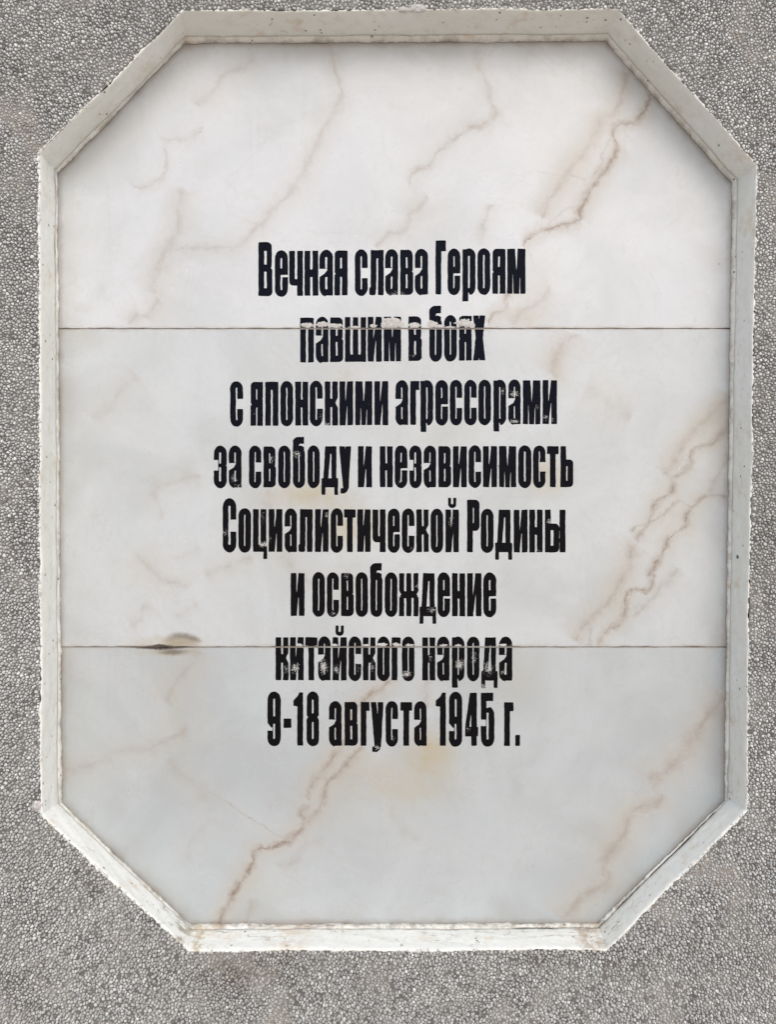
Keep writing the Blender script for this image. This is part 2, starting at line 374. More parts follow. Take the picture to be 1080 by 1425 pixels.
# ------------------------------------------------------------------ painted plaster
def paint_material(name, tint, seed, dirt=1.0):
    s = NT(name); p = s.pos(PL_O); q = s.vadd(p, (seed, seed * .7, seed * .3)); X, Y, Z = s.xyz(p)
    c = s.mix(s.smooth(s.noise(q, 9, 4, .6), .3, .7), tint, tuple(v * k for v, k in zip(tint, (.95, .955, .925))))
    c = s.mix(s.M('MULTIPLY', s.smooth(s.noise(q, 70, 4, .65), .45, .75), .22), c, (.55, .50, .42))
    # drips, rusty/yellow spots
    c = s.mix(s.M('MULTIPLY', s.smooth(s.noise(q, 24, 4, .7), .55, .72), .45 * dirt), c, (.62, .47, .30))
    # thin patches where the paint has come off the grey render
    strip = s.noise(s.vmul(q, (1, 1, 1)), 42, 5, .7, dist=1.2)
    m = s.smooth(strip, .655, .675)
    c = s.mix(s.M('MULTIPLY', m, .5 * dirt), c, (.44, .43, .40))
    pit = s.M('MULTIPLY', s.smooth(s.voro(q, 75), .15, .08), s.smooth(s.noise(q, 30, 2), .50, .56))
    c = s.mix(s.M('MULTIPLY', pit, .85), c, (.10, .085, .07))
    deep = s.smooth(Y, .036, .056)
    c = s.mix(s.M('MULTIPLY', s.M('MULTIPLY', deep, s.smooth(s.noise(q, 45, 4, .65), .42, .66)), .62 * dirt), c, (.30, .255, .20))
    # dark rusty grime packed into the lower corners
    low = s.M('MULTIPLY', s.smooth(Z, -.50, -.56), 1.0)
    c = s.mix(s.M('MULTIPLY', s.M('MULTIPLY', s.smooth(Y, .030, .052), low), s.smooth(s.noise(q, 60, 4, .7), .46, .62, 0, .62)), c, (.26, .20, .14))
    lowz = s.smooth(Z, -.50, -.56); depth = s.smooth(Y, .006, .02)
    cn = s.noise(s.vmul(q, (.22, 2.0, .5)), 26, 5, .6, dist=.2)
    crack = s.M('MULTIPLY', s.M('MULTIPLY', s.smooth(s.M('ABSOLUTE', s.M('SUBTRACT', cn, .5)), .0085, .003), lowz), depth)
    c = s.mix(s.M('MULTIPLY', s.M('MULTIPLY', crack, s.smooth(s.noise(q, 12, 2), .4, .6)), .75), c, (.27, .20, .13))
    fl = s.M('MULTIPLY', s.smooth(s.noise(s.vmul(q, (1, 1.6, 2.4)), 75, 3, .6, dist=1.0), .665, .68), s.M('MULTIPLY_ADD', lowz, .55, .22))
    c = s.mix(fl, c, (.34, .31, .27))
    for (bx, bz, ra, rb, k, cc) in ((*at(280, 1298, .04), .035, .022, .85, (.50, .41, .27)), (*at(262, 1280, .05), .022, .020, .8, (.26, .225, .17)), (*at(815, 1290, .05), .040, .016, .7, (.40, .29, .18)), (*at(400, 1305, .02), .05, .012, .5, (.66, .52, .38))):
        c = s.mix(s.M('MULTIPLY', s.M('MULTIPLY', s.blob(X, Z, (bx, bz), (ra, rb)), k), s.smooth(s.noise(q, 55, 5, .72), .42, .58)), c, cc)
    fz = at(1020, 775, .028)[1]
    fly = s.M('MULTIPLY', s.blob(Y, Z, (.028, fz), (.0042, .0034), .35), s.M('GREATER_THAN', s.M('ADD', X, s.M('MULTIPLY_ADD', s.noise(q, 700, 2), .2, -.1)), .44))
    c = s.mix(s.M('MULTIPLY', fly, .9), c, (.03, .028, .026))
    brush = s.noise(s.vmul(q, (3, 3, .35)), 90, 3, .6)
    s.color(c); s.rough(s.smooth(s.noise(q, 80, 3), .3, .7, .48, .7))
    h = s.M('ADD', s.M('MULTIPLY', s.noise(q, 90, 5, .65), 1.0), s.M('ADD', s.M('MULTIPLY_ADD', m, -.28, s.M('MULTIPLY_ADD', brush, .35, s.M('MULTIPLY', crack, -.8))), s.M('MULTIPLY_ADD', pit, -1.0, s.M('MULTIPLY', fl, -.4))))
    s.bump(h, .45, .0016)
    return s.m
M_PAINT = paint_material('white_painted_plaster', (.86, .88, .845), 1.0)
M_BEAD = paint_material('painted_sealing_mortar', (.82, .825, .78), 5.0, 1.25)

def simple(name, c1, c2, scale, rough=.8, bump=.5, bd=.001):
    s = NT(name); tc = s.n.new('ShaderNodeTexCoord'); p = tc.outputs['Object']
    s.color(s.mix(s.smooth(s.noise(p, scale, 5, .65), .3, .7), c1, c2)); s.rough(rough)
    s.bump(s.noise(p, scale * 3, 5, .65), bump, bd); return s.m
M_JOINT = simple('joint_mortar', (.075, .060, .048), (.26, .23, .19), 120)
M_PATCH = simple('smeared_mortar', (.44, .43, .41), (.60, .59, .57), 260, .85, .6, .0006)

def wall_stain(s, p):
    X, Y, Z = s.xyz(p)
    nz = s.noise(p, 16, 4, .6)
    def b(px, py, rx, ry, k):
        c = at(px, py, 0); return s.M('MULTIPLY', s.blob(X, Z, c, (rx * PX, ry * PX)), k)
    st = None
    for a in [(330,1345,150,45,.9),(400,1332,40,20,1.0),(270,1345,50,40,.8),(860,1345,90,30,.5),(760,1335,90,18,.6),(1070,770,30,120,.5),(40,1390,80,60,.4),(130,1210,50,50,.35)]:
        t = b(*a); st = t if st is None else s.M('MAXIMUM', st, t)
    return s.M('MULTIPLY', st, s.smooth(nz, .35, .65)), nz
def chip_material():
    s = NT('crushed_stone_chips'); p = s.pos(WL_O)
    g = s.n.new('ShaderNodeNewGeometry'); r = g.outputs['Random Per Island']
    r2 = s.M('FRACT', s.M('MULTIPLY', r, 37.7))
    c = s.mix(s.M('POWER', r, 1.3), (.41, .425, .42), (.78, .80, .79))
    c = s.mix(s.M('MULTIPLY', s.smooth(r2, .86, .94), .6), c, (.34, .32, .29))
    c = s.mix(s.smooth(r2, .05, .03), c, (.19, .175, .16))
    st, nz = wall_stain(s, p)
    big = s.smooth(s.noise(p, 3.2, 4, .6), .38, .66)
    c = s.mix(s.M('MULTIPLY', big, .22), c, (.30, .295, .28))
    cem = s.smooth(s.noise(p, 9, 5, .65), .52, .68)
    c = s.mix(s.M('MULTIPLY', cem, .45), c, (.36, .345, .315))
    c = s.mix(s.M('MULTIPLY', s.smooth(s.noise(p, 400, 3), .45, .7), .35), c, (.24, .23, .22))
    c = s.mix(s.M('MULTIPLY', st, .6), c, (.17, .135, .10))
    X, Y, Z = s.xyz(p); edge = None
    for i in range(8):
        a, b = OUT[i], OUT[(i + 1) % 8]; d = (b - a) / np.linalg.norm(b - a); q = np.array([-d[1], d[0]])
        e = s.M('ADD', s.M('MULTIPLY', X, q[0]), s.M('MULTIPLY_ADD', Z, q[1], -(a @ q)))
        edge = e if edge is None else s.M('MAXIMUM', edge, e)
    pn = s.M('MULTIPLY_ADD', s.noise(p, 60, 5, .75), .024, -.0098)
    c = s.mix(s.M('MULTIPLY', s.smooth(edge, s.M('ADD', pn, .0006), pn), .92), c, (.58, .58, .555))
    s.color(c); s.rough(s.smooth(r2, 0, 1, .36, .65)); s.b.inputs['Specular IOR Level'].default_value = .5
    s.bump(s.noise(p, 900, 2), .25, .0004)
    return s.m
def mortar_material():
    s = NT('chip_bedding_mortar'); p = s.pos(WL_O); X, Y, Z = s.xyz(p)
    c = s.mix(s.smooth(s.noise(p, 18, 5, .65), .35, .68), (.10, .10, .098), (.20, .20, .19))
    cem = s.smooth(s.noise(p, 9, 5, .65), .52, .68)
    c = s.mix(s.M('MULTIPLY', cem, .8), c, (.29, .27, .24))
    st, nz = wall_stain(s, p); c = s.mix(s.M('MULTIPLY', st, .6), c, (.075, .05, .035))
    # beyond the modelled chips the same stone is too far off to tell apart: relief takes over
    ax = s.M('MAXIMUM', s.M('DIVIDE', s.M('ABSOLUTE', X), .70), s.M('DIVIDE', s.M('ABSOLUTE', Z), .86))
    far = s.M('GREATER_THAN', ax, 1.0)
    v = s.voro(p, 190); vc = s.voro(p, 190, out='Color')
    hill = s.smooth(v, .75, .25)
    rr = s.xyz(vc)[0]
    fc = s.mix(hill, (.10, .095, .09), s.mix(rr, (.30, .295, .29), (.58, .57, .555)))
    c = s.mix(far, c, fc)
    s.color(c); s.rough(.8)
    s.bump(s.M('ADD', s.M('MULTIPLY', s.noise(p, 300, 4), .4), s.M('MULTIPLY', s.M('MULTIPLY', hill, far), 2.0)), .8, .0012)
    return s.m
M_CHIP = chip_material(); M_MORTAR = mortar_material()

# ------------------------------------------------------------------ ground in front of the wall
def ground():
    s = NT('sandy_paving'); tc = s.n.new('ShaderNodeTexCoord'); p = tc.outputs['Object']
    c = s.mix(s.smooth(s.noise(p, 1.5, 5, .6), .3, .7), (.60, .49, .395), (.67, .565, .465))
    c = s.mix(s.M('MULTIPLY', s.noise(p, 60, 4), .4), c, (.25, .22, .19)); s.color(c); s.rough(.85)
    s.bump(s.noise(p, 90, 4), .4, .003)
    R = 150
    o = mesh_obj('ground', [(-R, -R, -1.35), (R, -R, -1.35), (R, R, -1.35), (-R, R, -1.35)], [(0, 1, 2, 3)], s.m)
    tag(o, 'sandy beige paved ground at the foot of the pebbled wall', kind='structure')
ground()

# ------------------------------------------------------------------ the wall: body with an eight-sided recess, and its stone chips
wall = empty('wall', WL_O)
tag(wall, 'grey pebbledash wall of crushed stone chips around the marble plaque', 'wall')
def oct_offset(P, d):
    """move each side of the polygon outward by d"""
    n = len(P); res = []
    cen = P.mean(0)
    for i in range(n):
        a, b, c = P[i - 1], P[i], P[(i + 1) % n]
        def ln(p, q):
            t = (q - p) / np.linalg.norm(q - p); m = np.array([-t[1], t[0]])
            if (p - cen) @ m < 0: m = -m
            return t, m
        t1, m1 = ln(a, b); t2, m2 = ln(b, c)
        A = np.array([m1, m2]); r = np.array([m1 @ b + d, m2 @ b + d])
        res.append(np.linalg.solve(A, r))
    return np.array(res)
def wall_body():
    H = oct_offset(OUT, 0.001)
    x0, x1, z0, z1, D = -2.1, 2.1, -1.35, 1.55, 0.35
    R = [(x0, z0), (x0, z1), (x1, z1), (x1, z0)]
    # front: eight-sided hole in the rectangle
    pts = [Vector(p) for p in R] + [Vector(p) for p in H]
    ed = [(i, (i + 1) % 4) for i in range(4)] + [(4 + i, 4 + (i + 1) % 8) for i in range(8)]
    vs, es, fs, *_ = delaunay_2d_cdt(pts, ed, [], 0, 1e-7)
    from mathutils.geometry import intersect_point_tri_2d
    def inside(c, poly):
        k = False; n = len(poly)
        for i in range(n):
            a, b = poly[i], poly[(i + 1) % n]
            if (a[1] > c[1]) != (b[1] > c[1]) and c[0] < (b[0] - a[0]) * (c[1] - a[1]) / (b[1] - a[1]) + a[0]: k = not k
        return k
    V = [(v.x, 0.0, v.y) for v in vs]; F = []
    for f in fs:
        c = sum((vs[i] for i in f), Vector((0, 0))) / len(f)
        if not inside(c, H): F.append(tuple(f))
    n = len(V); V += [(x, D, z) for x, z in R]
    for i in range(4): F.append((i, (i + 1) % 4, n + (i + 1) % 4, n + i))
    F.append((n, n + 1, n + 2, n + 3))
    m = len(V); V += [(x, 0.10, z) for x, z in oct_offset(OUT, 0.034)]
    for i in range(8): F.append((4 + i, 4 + (i + 1) % 8, m + (i + 1) % 8, m + i))
    F.append(tuple(m + i for i in range(8)))
    return mesh_obj('mortar_face', V, F, M_MORTAR, wall, WL_O)
wall_body()

def in_poly(x, z, poly):
    k = np.zeros(x.shape, bool); n = len(poly)
    for i in range(n):
        a, b = poly[i], poly[(i + 1) % n]
        if a[1] == b[1]: continue
        k ^= ((a[1] > z) != (b[1] > z)) & (x < (b[0] - a[0]) * (z - a[1]) / (b[1] - a[1]) + a[0])
    return k
def chips():
    """crushed stone packed shoulder to shoulder: every chip is a low block filling its own cell between its neighbours"""
    sp, D = .0043, 8
    nc, nr = int(1.42 / sp), int(1.74 / (sp * .866))
    X, Z = np.meshgrid(np.arange(nc) * sp - .71, np.arange(nr) * sp * .866 - .87)
    X = X + (np.arange(nr) % 2)[:, None] * sp / 2
    X = X + RNG.uniform(-.46, .46, X.shape) * sp; Z = Z + RNG.uniform(-.46, .46, X.shape) * sp
    Wt = np.exp(RNG.normal(0, .30, X.shape))
    ang = RNG.uniform(0, 2 * math.pi, X.shape)[..., None] + np.arange(D) * 2 * math.pi / D + RNG.uniform(-.22, .22, X.shape + (D,))
    ca, sa = np.cos(ang), np.sin(ang)
    Rr = np.full(ang.shape, sp * .78)
    for dj in range(-3, 4):
        for di in range(-3, 4):
            if di == dj == 0: continue
            dx = np.roll(X, (dj, di), (0, 1)) - X; dz = np.roll(Z, (dj, di), (0, 1)) - Z; ww = np.roll(Wt, (dj, di), (0, 1))
            d = np.hypot(dx, dz) + 1e-9; c = (ca * dx[..., None] + sa * dz[..., None]) / d[..., None]
            rr = (d * Wt / (Wt + ww))[..., None] / np.maximum(c, .05)
            Rr = np.where(c > .05, np.minimum(Rr, rr), Rr)
    Rr = np.maximum(Rr - RNG.uniform(.00018, .00050, X.shape)[..., None], .0003) * RNG.uniform(.93, 1.03, Rr.shape)
    X, Z = X.ravel(), Z.ravel(); ca = ca.reshape(-1, D); sa = sa.reshape(-1, D); Rr = Rr.reshape(-1, D)
    k = ~in_poly(X, Z, oct_offset(OUT, .0012)) & (np.abs(X) < .7) & (np.abs(Z) < .86) & (Rr.mean(1) > .0009) & (RNG.random(len(X)) > .015)
    X, Z, ca, sa, Rr = X[k], Z[k], ca[k], sa[k], Rr[k]; n = len(X)
    bury = np.clip(fbm(X * 14, Z * 14, 5, 3) * 1.6, 0, 1)
    h = (.0015 + RNG.uniform(-.0004, .0005, n)) * (1 - .62 * bury)
    tx, tz = RNG.normal(0, .17, n), RNG.normal(0, .17, n)
    def ringv(f, y, tilt):
        px, pz = ca * Rr * f, sa * Rr * f
        return np.stack([X[:, None] + px, y[:, None] + tilt * (px * tx[:, None] + pz * tz[:, None]), Z[:, None] + pz], 2)
    top = RNG.uniform(.58, .80, (n, D))
    P = np.concatenate([ringv(1.0, np.full(n, .0003), 0), ringv(top, -h, 1), np.stack([X, -h * 1.12, Z], 1)[:, None, :]], 1)
    a = np.arange(D); b = (a + 1) % D
    it = np.concatenate([np.stack([a, b, D + b], 1), np.stack([a, D + b, D + a], 1), np.stack([D + a, D + b, np.full(D, 2 * D)], 1)])
    F = (it[None] + (np.arange(n) * (2 * D + 1))[:, None, None]).reshape(-1, 3)
    print('chips', n, 'triangles', len(F))
    o = mesh_obj('stone_chips', P.reshape(-1, 3), F, M_CHIP, wall, WL_O)
    o['kind'] = 'stuff'
chips()

# ------------------------------------------------------------------ the plaque
plaque = empty('memorial_plaque', PL_O)
tag(plaque, 'eight-sided white marble memorial plaque with black Cyrillic lettering in a white-painted recess', 'plaque')

# white-painted reveal of the recess and the mortar bead that seals the slabs
def surround():
    cor = []
    for i in range(8):
        L = np.linalg.norm(OUT[(i + 1) % 8] - OUT[i]); m = max(8, int(L / .0014))
        for j in range(m): cor.append((i, j / m, j / m * L, L))
    n = len(cor)
    i_ = np.array([c[0] for c in cor]); f = np.array([c[1] for c in cor])
    O = OUT[i_] * (1 - f)[:, None] + OUT[(i_ + 1) % 8] * f[:, None]
    I = IN[i_] * (1 - f)[:, None] + IN[(i_ + 1) % 8] * f[:, None]
    E = OUT[(i_ + 1) % 8] - OUT[i_]; E /= np.linalg.norm(E, axis=1)[:, None]
    Nn = np.stack([-E[:, 1], E[:, 0]], 1)                                   # outward
    # round the normals off near the corners
    Nn = sum(np.roll(Nn, k, 0) for k in range(-4, 5)); Nn /= np.linalg.norm(Nn, axis=1)[:, None]
    # slightly wandering hand-trowelled edges
    wob = fbm(O[:, 0] * 14, O[:, 1] * 14, 3, 3) * .0026
    O = O + Nn * wob[:, None]
    rag = .0014 + .0016 * fbm(O[:, 0] * 60, O[:, 1] * 60, 11, 3) + .0022 * fbm(O[:, 0] * 330, O[:, 1] * 330, 12, 2)
    low = (i_ >= 4) & (i_ <= 7); rag = np.where(low, rag + .0006, rag - .0002)
    rag = np.clip(rag, .0003, .009)
    # profile: (kind, a, depth)
    rings = []
    def ring(inpl, y): rings.append(np.stack([inpl[:, 0], y, inpl[:, 1]], 1))
    one = np.ones(n)
    ring(O + Nn * rag[:, None], .0006 * one)
    ring(O + Nn * (rag * .9)[:, None], -.0003 * one - .0005 * fbm(O[:, 0] * 200, O[:, 1] * 200, 31, 2))
    ring(O + Nn * (rag * .45)[:, None], -.0006 * one - .0005 * fbm(O[:, 0] * 160, O[:, 1] * 160, 32, 2))
    ring(O + Nn * .0001, -.0004 * one - .0005 * fbm(O[:, 0] * 120, O[:, 1] * 120, 33, 2))
    ring(O - Nn * .0008, .0012 * one)
    # the straight run of the reveal
    bd = np.array([.0095, .011, .0125, .0115, .0085, .0115, .0125, .0110])        # bead depth at each corner
    # which side has an opened crack (7 = left lower slope ...)
    bdep = bd[i_] * (1 - f) + bd[(i_ + 1) % 8] * f + .0016 * fbm(O[:, 0] * 25, O[:, 1] * 25, 41, 3)
    yend = SLAB_Y - bdep
    K = 12
    endp = O * .42 + I * .58
    for k in range(1, K + 1):
        t = k / K
        q = O * (1 - t) + endp * t
        bump = .0010 * fbm(O[:, 0] * 22 + t * 3, O[:, 1] * 22 - t * 2, 51, 3) + .0004 * fbm(O[:, 0] * 150 + t * 20, O[:, 1] * 150, 52, 2)
        ring(q - Nn * (.0008 + bump)[:, None], .0012 + (yend - .0012) * t)
    # crack between reveal and bead: closed in places, gaping along the lower right slope
    gap = np.clip(.0001 + .0010 * fbm(O[:, 0] * 40, O[:, 1] * 40, 61, 3), 0.00005, .004)
    zone = lambda side, a, b: ((i_ == side) & (f >= a) & (f <= b)).astype(float)
    sm = lambda v: sum(np.roll(v, k) for k in range(-6, 7)) / 13
    op = sm(zone(4, .08, 1.0)) * .0042 + sm(zone(6, 0, .3)) * .0006 + sm(zone(6, .80, 1.0)) * .002 + sm(zone(7, .78, 1.0)) * .0022 + sm(zone(5, 0, .2)) * .0026
    op = op * (.75 + .5 * fbm(O[:, 0] * 70, O[:, 1] * 70, 62, 2)) + gap
    last = rings[-1].copy()
    ring(endp + Nn * (.5 * op + .001)[:, None], yend + .15 * op)
    ring(endp + Nn * .003, yend + op * .5)
    main = rings; nb = len(rings)
    # bead
    bead = []
    start_y = yend + op
    ragI = .0009 * fbm(I[:, 0] * 14, I[:, 1] * 14, 73, 2) + .0013 * fbm(I[:, 0] * 60, I[:, 1] * 60, 71, 3) + .0010 * fbm(I[:, 0] * 220, I[:, 1] * 220, 72, 2)
    Ii = I - Nn * ragI[:, None]
    def b(inpl, y): bead.append(np.stack([inpl[:, 0], y, inpl[:, 1]], 1))
    b(endp + Nn * .004, start_y + .002)
    b(endp + Nn * .0005, start_y + .0003)
    lump = .0010 * fbm(O[:, 0] * 45, O[:, 1] * 45, 81, 3)
    for k in range(0, 8):
        t = k / 7
        e = t ** .8
        q = endp * (1 - e) + Ii * e
        out = .0016 * math.sin(t * math.pi) * (1 + .0) + lump * (1 - abs(2 * t - 1)) + .0003 * fbm(O[:, 0] * 200 + k, O[:, 1] * 200, 82, 2)
        ring_y = start_y + (SLAB_Y - .0010 - start_y) * (t ** 1.15)
        bead.append(np.stack([(q - Nn * out[:, None])[:, 0], ring_y, (q - Nn * out[:, None])[:, 1]], 1))
    b(Ii + Nn * .0006, (SLAB_Y - .0002) * one)                # undercut: dark line against the marble
    b(Ii + Nn * .0030, (SLAB_Y + .0010) * one)
    def build(name, R, mat, dark):
        m = len(R); V = np.concatenate(R); idx = np.arange(n); nx = (idx + 1) % n
        F = np.concatenate([np.stack([k * n + idx, k * n + nx, (k + 1) * n + nx, (k + 1) * n + idx], 1) for k in range(m - 1)])
        o = mesh_obj(name, V, F[:, ::-1].copy(), mat, plaque, PL_O, smooth=True)
        o.data.materials.append(M_JOINT)
        mi = np.zeros(len(F), np.int32)
        for k in dark: mi[k * n:(k + 1) * n] = 1
        o.data.polygons.foreach_set('material_index', mi)
        return o
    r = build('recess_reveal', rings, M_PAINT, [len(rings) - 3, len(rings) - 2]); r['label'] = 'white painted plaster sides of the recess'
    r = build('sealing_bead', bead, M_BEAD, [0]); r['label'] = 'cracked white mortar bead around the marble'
surround()

# ------------------------------------------------------------------ letter shapes as distance fields (units: photo pixels, y up from the baseline)
S = 6.9                                # stem width
def box(x, y, x0, y0, x1, y1, r=0.0):
    cx, cy, hx, hy = (x0 + x1) / 2, (y0 + y1) / 2, (x1 - x0) / 2, (y1 - y0) / 2
    r = min(r, hx, hy)
    dx = np.abs(x - cx) - (hx - r); dy = np.abs(y - cy) - (hy - r)
    return np.hypot(np.maximum(dx, 0), np.maximum(dy, 0)) + np.minimum(np.maximum(dx, dy), 0) - r
def poly(x, y, pts):
    d = np.full(x.shape, 1e9); ins = np.zeros(x.shape, bool); n = len(pts)
    for i in range(n):
        ax, ay = pts[i]; bx, by = pts[(i + 1) % n]
        ex, ey = bx - ax, by - ay
        t = np.clip(((x - ax) * ex + (y - ay) * ey) / (ex * ex + ey * ey), 0, 1)
        d = np.minimum(d, np.hypot(x - ax - t * ex, y - ay - t * ey))
        if ay != by: ins ^= ((ay > y) != (by > y)) & (x < ex * (y - ay) / ey + ax)
    return np.where(ins, -d, d)
U = lambda *a: np.minimum.reduce(a)
def sub(a, *b):
    for q in b: a = np.maximum(a, -q)
    return a
# rounded tall shape with its corner radius stretched (condensed round letters)
def stad(x, y, x0, y0, x1, y1, k=1.25):
    h = (x1 - x0) / 2; return box(x, y / k, x0, y0 / k, x1, y1 / k, h)
def G(ch, x, y, W, H):
    s = S; c0, c1 = s, W - s
    if c1 - c0 < 2.6: c0, c1 = W / 2 - 1.3, W / 2 + 1.3
    O_ = lambda: sub(stad(x, y, 0, -1, W, H + 1), box(x, y, c0, .115 * H, c1, .885 * H, 2))
    if ch in 'оО': return O_()
    if ch in 'сС': return sub(O_(), box(x, y, c0 + .5, .37 * H, W + 3, .62 * H, .4))
    if ch == 'е':
        o = sub(stad(x, y, 0, -1, W, H + 1), box(x, y, c0, .60 * H, c1, .86 * H, 2), box(x, y, c0, .115 * H, c1, .47 * H, 1.6))
        return sub(o, box(x, y, c0 + .6, .405 * H, W + 3, .475 * H, .2))
    if ch == 'з':
        o = sub(stad(x, y, 0, -1, W, H + 1), box(x, y, c0 - .6, .57 * H, c1, .87 * H, 1.6), box(x, y, c0 - .6, .13 * H, c1, .50 * H, 1.6))
        return sub(o, box(x, y, -3, .40 * H, .36 * W, .68 * H, .3), poly(x, y, [(W + 1, .50 * H), (W - 1.8, .54 * H), (W + 1, .58 * H)]))
    if ch == 'а':
        a = U(stad(x, y, 0, -1, W, H + 1), box(x, y, c1, 0, W, .3 * H), )
        a = U(sub(stad(x, y, 0, -1, W, H + 1), box(x, y, c1 - 3, -4, W + 1, 0)), box(x, y, c1 + .2, 0, W, .6 * H, .4))
        a = sub(a, box(x, y, c0, .60 * H, c1, .87 * H, 1.6), box(x, y, c0, .12 * H, c1, .42 * H, 1.6))
        return sub(a, poly(x, y, [(-3, .605 * H), (c0, .605 * H), (c1, .62 * H), (c1, .57 * H), (c0, .485 * H), (-3, .375 * H)]),
                   poly(x, y, [(c1 - 1.0, -3), (c1 + .1, -3), (c1 + .1, .10 * H), (c1 - .6, .06 * H)]))
    if ch in 'вВ':
        a = U(box(x, y, 0, 0, W * .6, H, .3), box(x, y, 1, .46 * H, W - .7, H, 6), box(x, y, 1, 0, W, .56 * H, 6))
        return sub(a, box(x, y, c0, .58 * H, c1, .85 * H, 1.4), box(x, y, c0, .13 * H, c1, .46 * H, 1.4),
                   poly(x, y, [(W + 1, .47 * H), (W - 2.2, .52 * H), (W + 1, .57 * H)]))
    if ch == 'я':
        a = U(box(x, y, W * .4, 0, W, H, .3), box(x, y, 0.3, .46 * H, W - 1, H, 5), box(x, y, 0, 0, s, .49 * H, .4), box(x, y, 1.2, .38 * H, W - 1, .56 * H, 2))
        return sub(a, box(x, y, c0, .59 * H, c1, .85 * H, 1.4), box(x, y, c0, -5, c1, .42 * H, 1.2), poly(x, y, [(-1, .43 * H), (2.0, .485 * H), (-1, .54 * H)]))
    if ch == 'п': return sub(box(x, y, 0, 0, W, H, .4), box(x, y, c0, -5, c1, .83 * H, 1.0))
    if ch == 'н': return sub(box(x, y, 0, 0, W, H, .4), box(x, y, c0, -5, c1, .42 * H, .8), box(x, y, c0, .58 * H, c1, H + 5, .8))
    if ch in 'тТ': return U(box(x, y, W / 2 - s / 2, 0, W / 2 + s / 2, H, .4), box(x, y, 0, .82 * H, W, H, .5))
    if ch in 'гГ': return U(box(x, y, 0, 0, s, H, .4), box(x, y, 0, .81 * H, W, H, .5))
    if ch == 'л': return sub(U(box(x, y, W - s, 0, W, H, .4), box(x, y, 2.0, .12 * H, 2.0 + s, H, .4), box(x, y, 2, .82 * H, W, H, .3), box(x, y, 0, -.2, s + 1.4, .17 * H, 2.4)),
                             box(x, y, 2.0 + s, -5, W - s, .83 * H, 1.0))
    if ch == 'ч': return sub(U(box(x, y, W - s, 0, W, H, .4), box(x, y, 0, .36 * H, s, H, .4), box(x, y, 0, .23 * H, W - 1, .60 * H, 5)), box(x, y, c0, .36 * H, c1, H + 5, 1.2))
    if ch == 'ш':
        t = (W - 3 * s * .93) / 2; q = s * .93
        return sub(box(x, y, 0, 0, W, H, .4), box(x, y, q, .15 * H, q + t, H + 5, .8), box(x, y, 2 * q + t, .15 * H, 2 * q + 2 * t, H + 5, .8))
    if ch == 'ц': return U(sub(box(x, y, 0, 0, W - 1.3, H, .4), box(x, y, s, .15 * H, W - 1.3 - s, H + 5, .8)), box(x, y, W - 4.2, -10, W, .14 * H, .3))
    if ch in 'ий':
        g = max(2.6, W - 2 * s)
        a = sub(box(x, y, 0, 0, W, H, .4), poly(x, y, [(c0, H + 5), (c0 + g * .92, H + 5), (c0 + g * .88, H * .98), (c0 + .5, .36 * H), (c0, .36 * H)]),
                poly(x, y, [(c1, -5), (c1 - g * .92, -5), (c1 - g * .88, .02 * H), (c1 - .5, .64 * H), (c1, .64 * H)]))
        if ch == 'й':
            m = W / 2
            u = sub(box(x, y, m - 5.2, H + 3.2, m + 5.2, H + 24, 4.6), box(x, y, m - 2.1, H + 7.5, m + 2.1, H + 40, 1.8), box(x, y, m - 9, H + 16.2, m + 9, H + 60))
            a = U(a, u)
        return a
    if ch == 'м':
        m = W / 2; q = s * .90
        return sub(box(x, y, 0, 0, W, H, .4), poly(x, y, [(m - 2.6, H + 4), (m + 2.6, H + 4), (m + .5, .46 * H), (m - .5, .46 * H)]),
                   poly(x, y, [(q, -4), (q + 2.7, -4), (q + .8, .70 * H), (q, .70 * H)]), poly(x, y, [(W - q, -4), (W - q - 2.7, -4), (W - q - .8, .70 * H), (W - q, .70 * H)]))
    if ch == 'к':
        c0 = s - .2; c1 = c0 + 3.6
        a = U(box(x, y, 0, 0, s, H, .4), box(x, y, c1 - .3, .55 * H, W - .4, H, .5), box(x, y, c1 - .3, 0, W, .46 * H, .5), box(x, y, 2, .42 * H, W - 2.3, .60 * H, 3),)
        return sub(a, box(x, y, c0, -5, c1 - .1, .42 * H, 1.3), box(x, y, c0, .60 * H, c1 - .1, H + 5, 1.3), poly(x, y, [(W + 1, .36 * H), (W - 2.2, .46 * H), (W - 3.8, .52 * H), (W - 2.4, .58 * H), (W + 1, .68 * H)]))
    if ch == 'р':
        a = U(stad(x, y, 0, -1, W, H + 1), box(x, y, 0, -10, s, H, .4))
        return sub(a, box(x, y, c0, .115 * H, c1, .87 * H, 1.6), poly(x, y, [(c0 - .1, H + 4), (c0 + 1.2, H + 4), (c0 + .4, .93 * H), (c0 - .1, .93 * H)]),
                   poly(x, y, [(c0, -12), (c0 + 4, -3), (c0 + 1.0, .06 * H), (c0, .06 * H)]))
    if ch == 'Р':
        a = U(box(x, y, 0, 0, s, H, .4), box(x, y, 0, .41 * H, W * .6, H, .4), box(x, y, 1, .41 * H, W, H, 6))
        return sub(a, box(x, y, c0 + .2, .55 * H, c1, .86 * H, 1.4))
    if ch == 'б':
        T = 1.235 * H
        a = U(stad(x, y, 0, -1, W, H * .99), box(x, y, 0, .4 * H, s, T - 4, 1), sub(box(x, y, 0, .9 * H, W * 1.4, T, 7), box(x, y, W - 1.2, 0, W * 2, T + 5)))
        a = sub(a, box(x, y, c0, .115 * H, c1, .86 * H, 1.6), poly(x, y, [(c0 + .2, .99 * H), (c0 + 2, 1.08 * H), (W + 3, 1.085 * H), (W + 3, .97 * H), (W - 2, .99 * H), (W - 6, 1.02 * H)]))
        return a
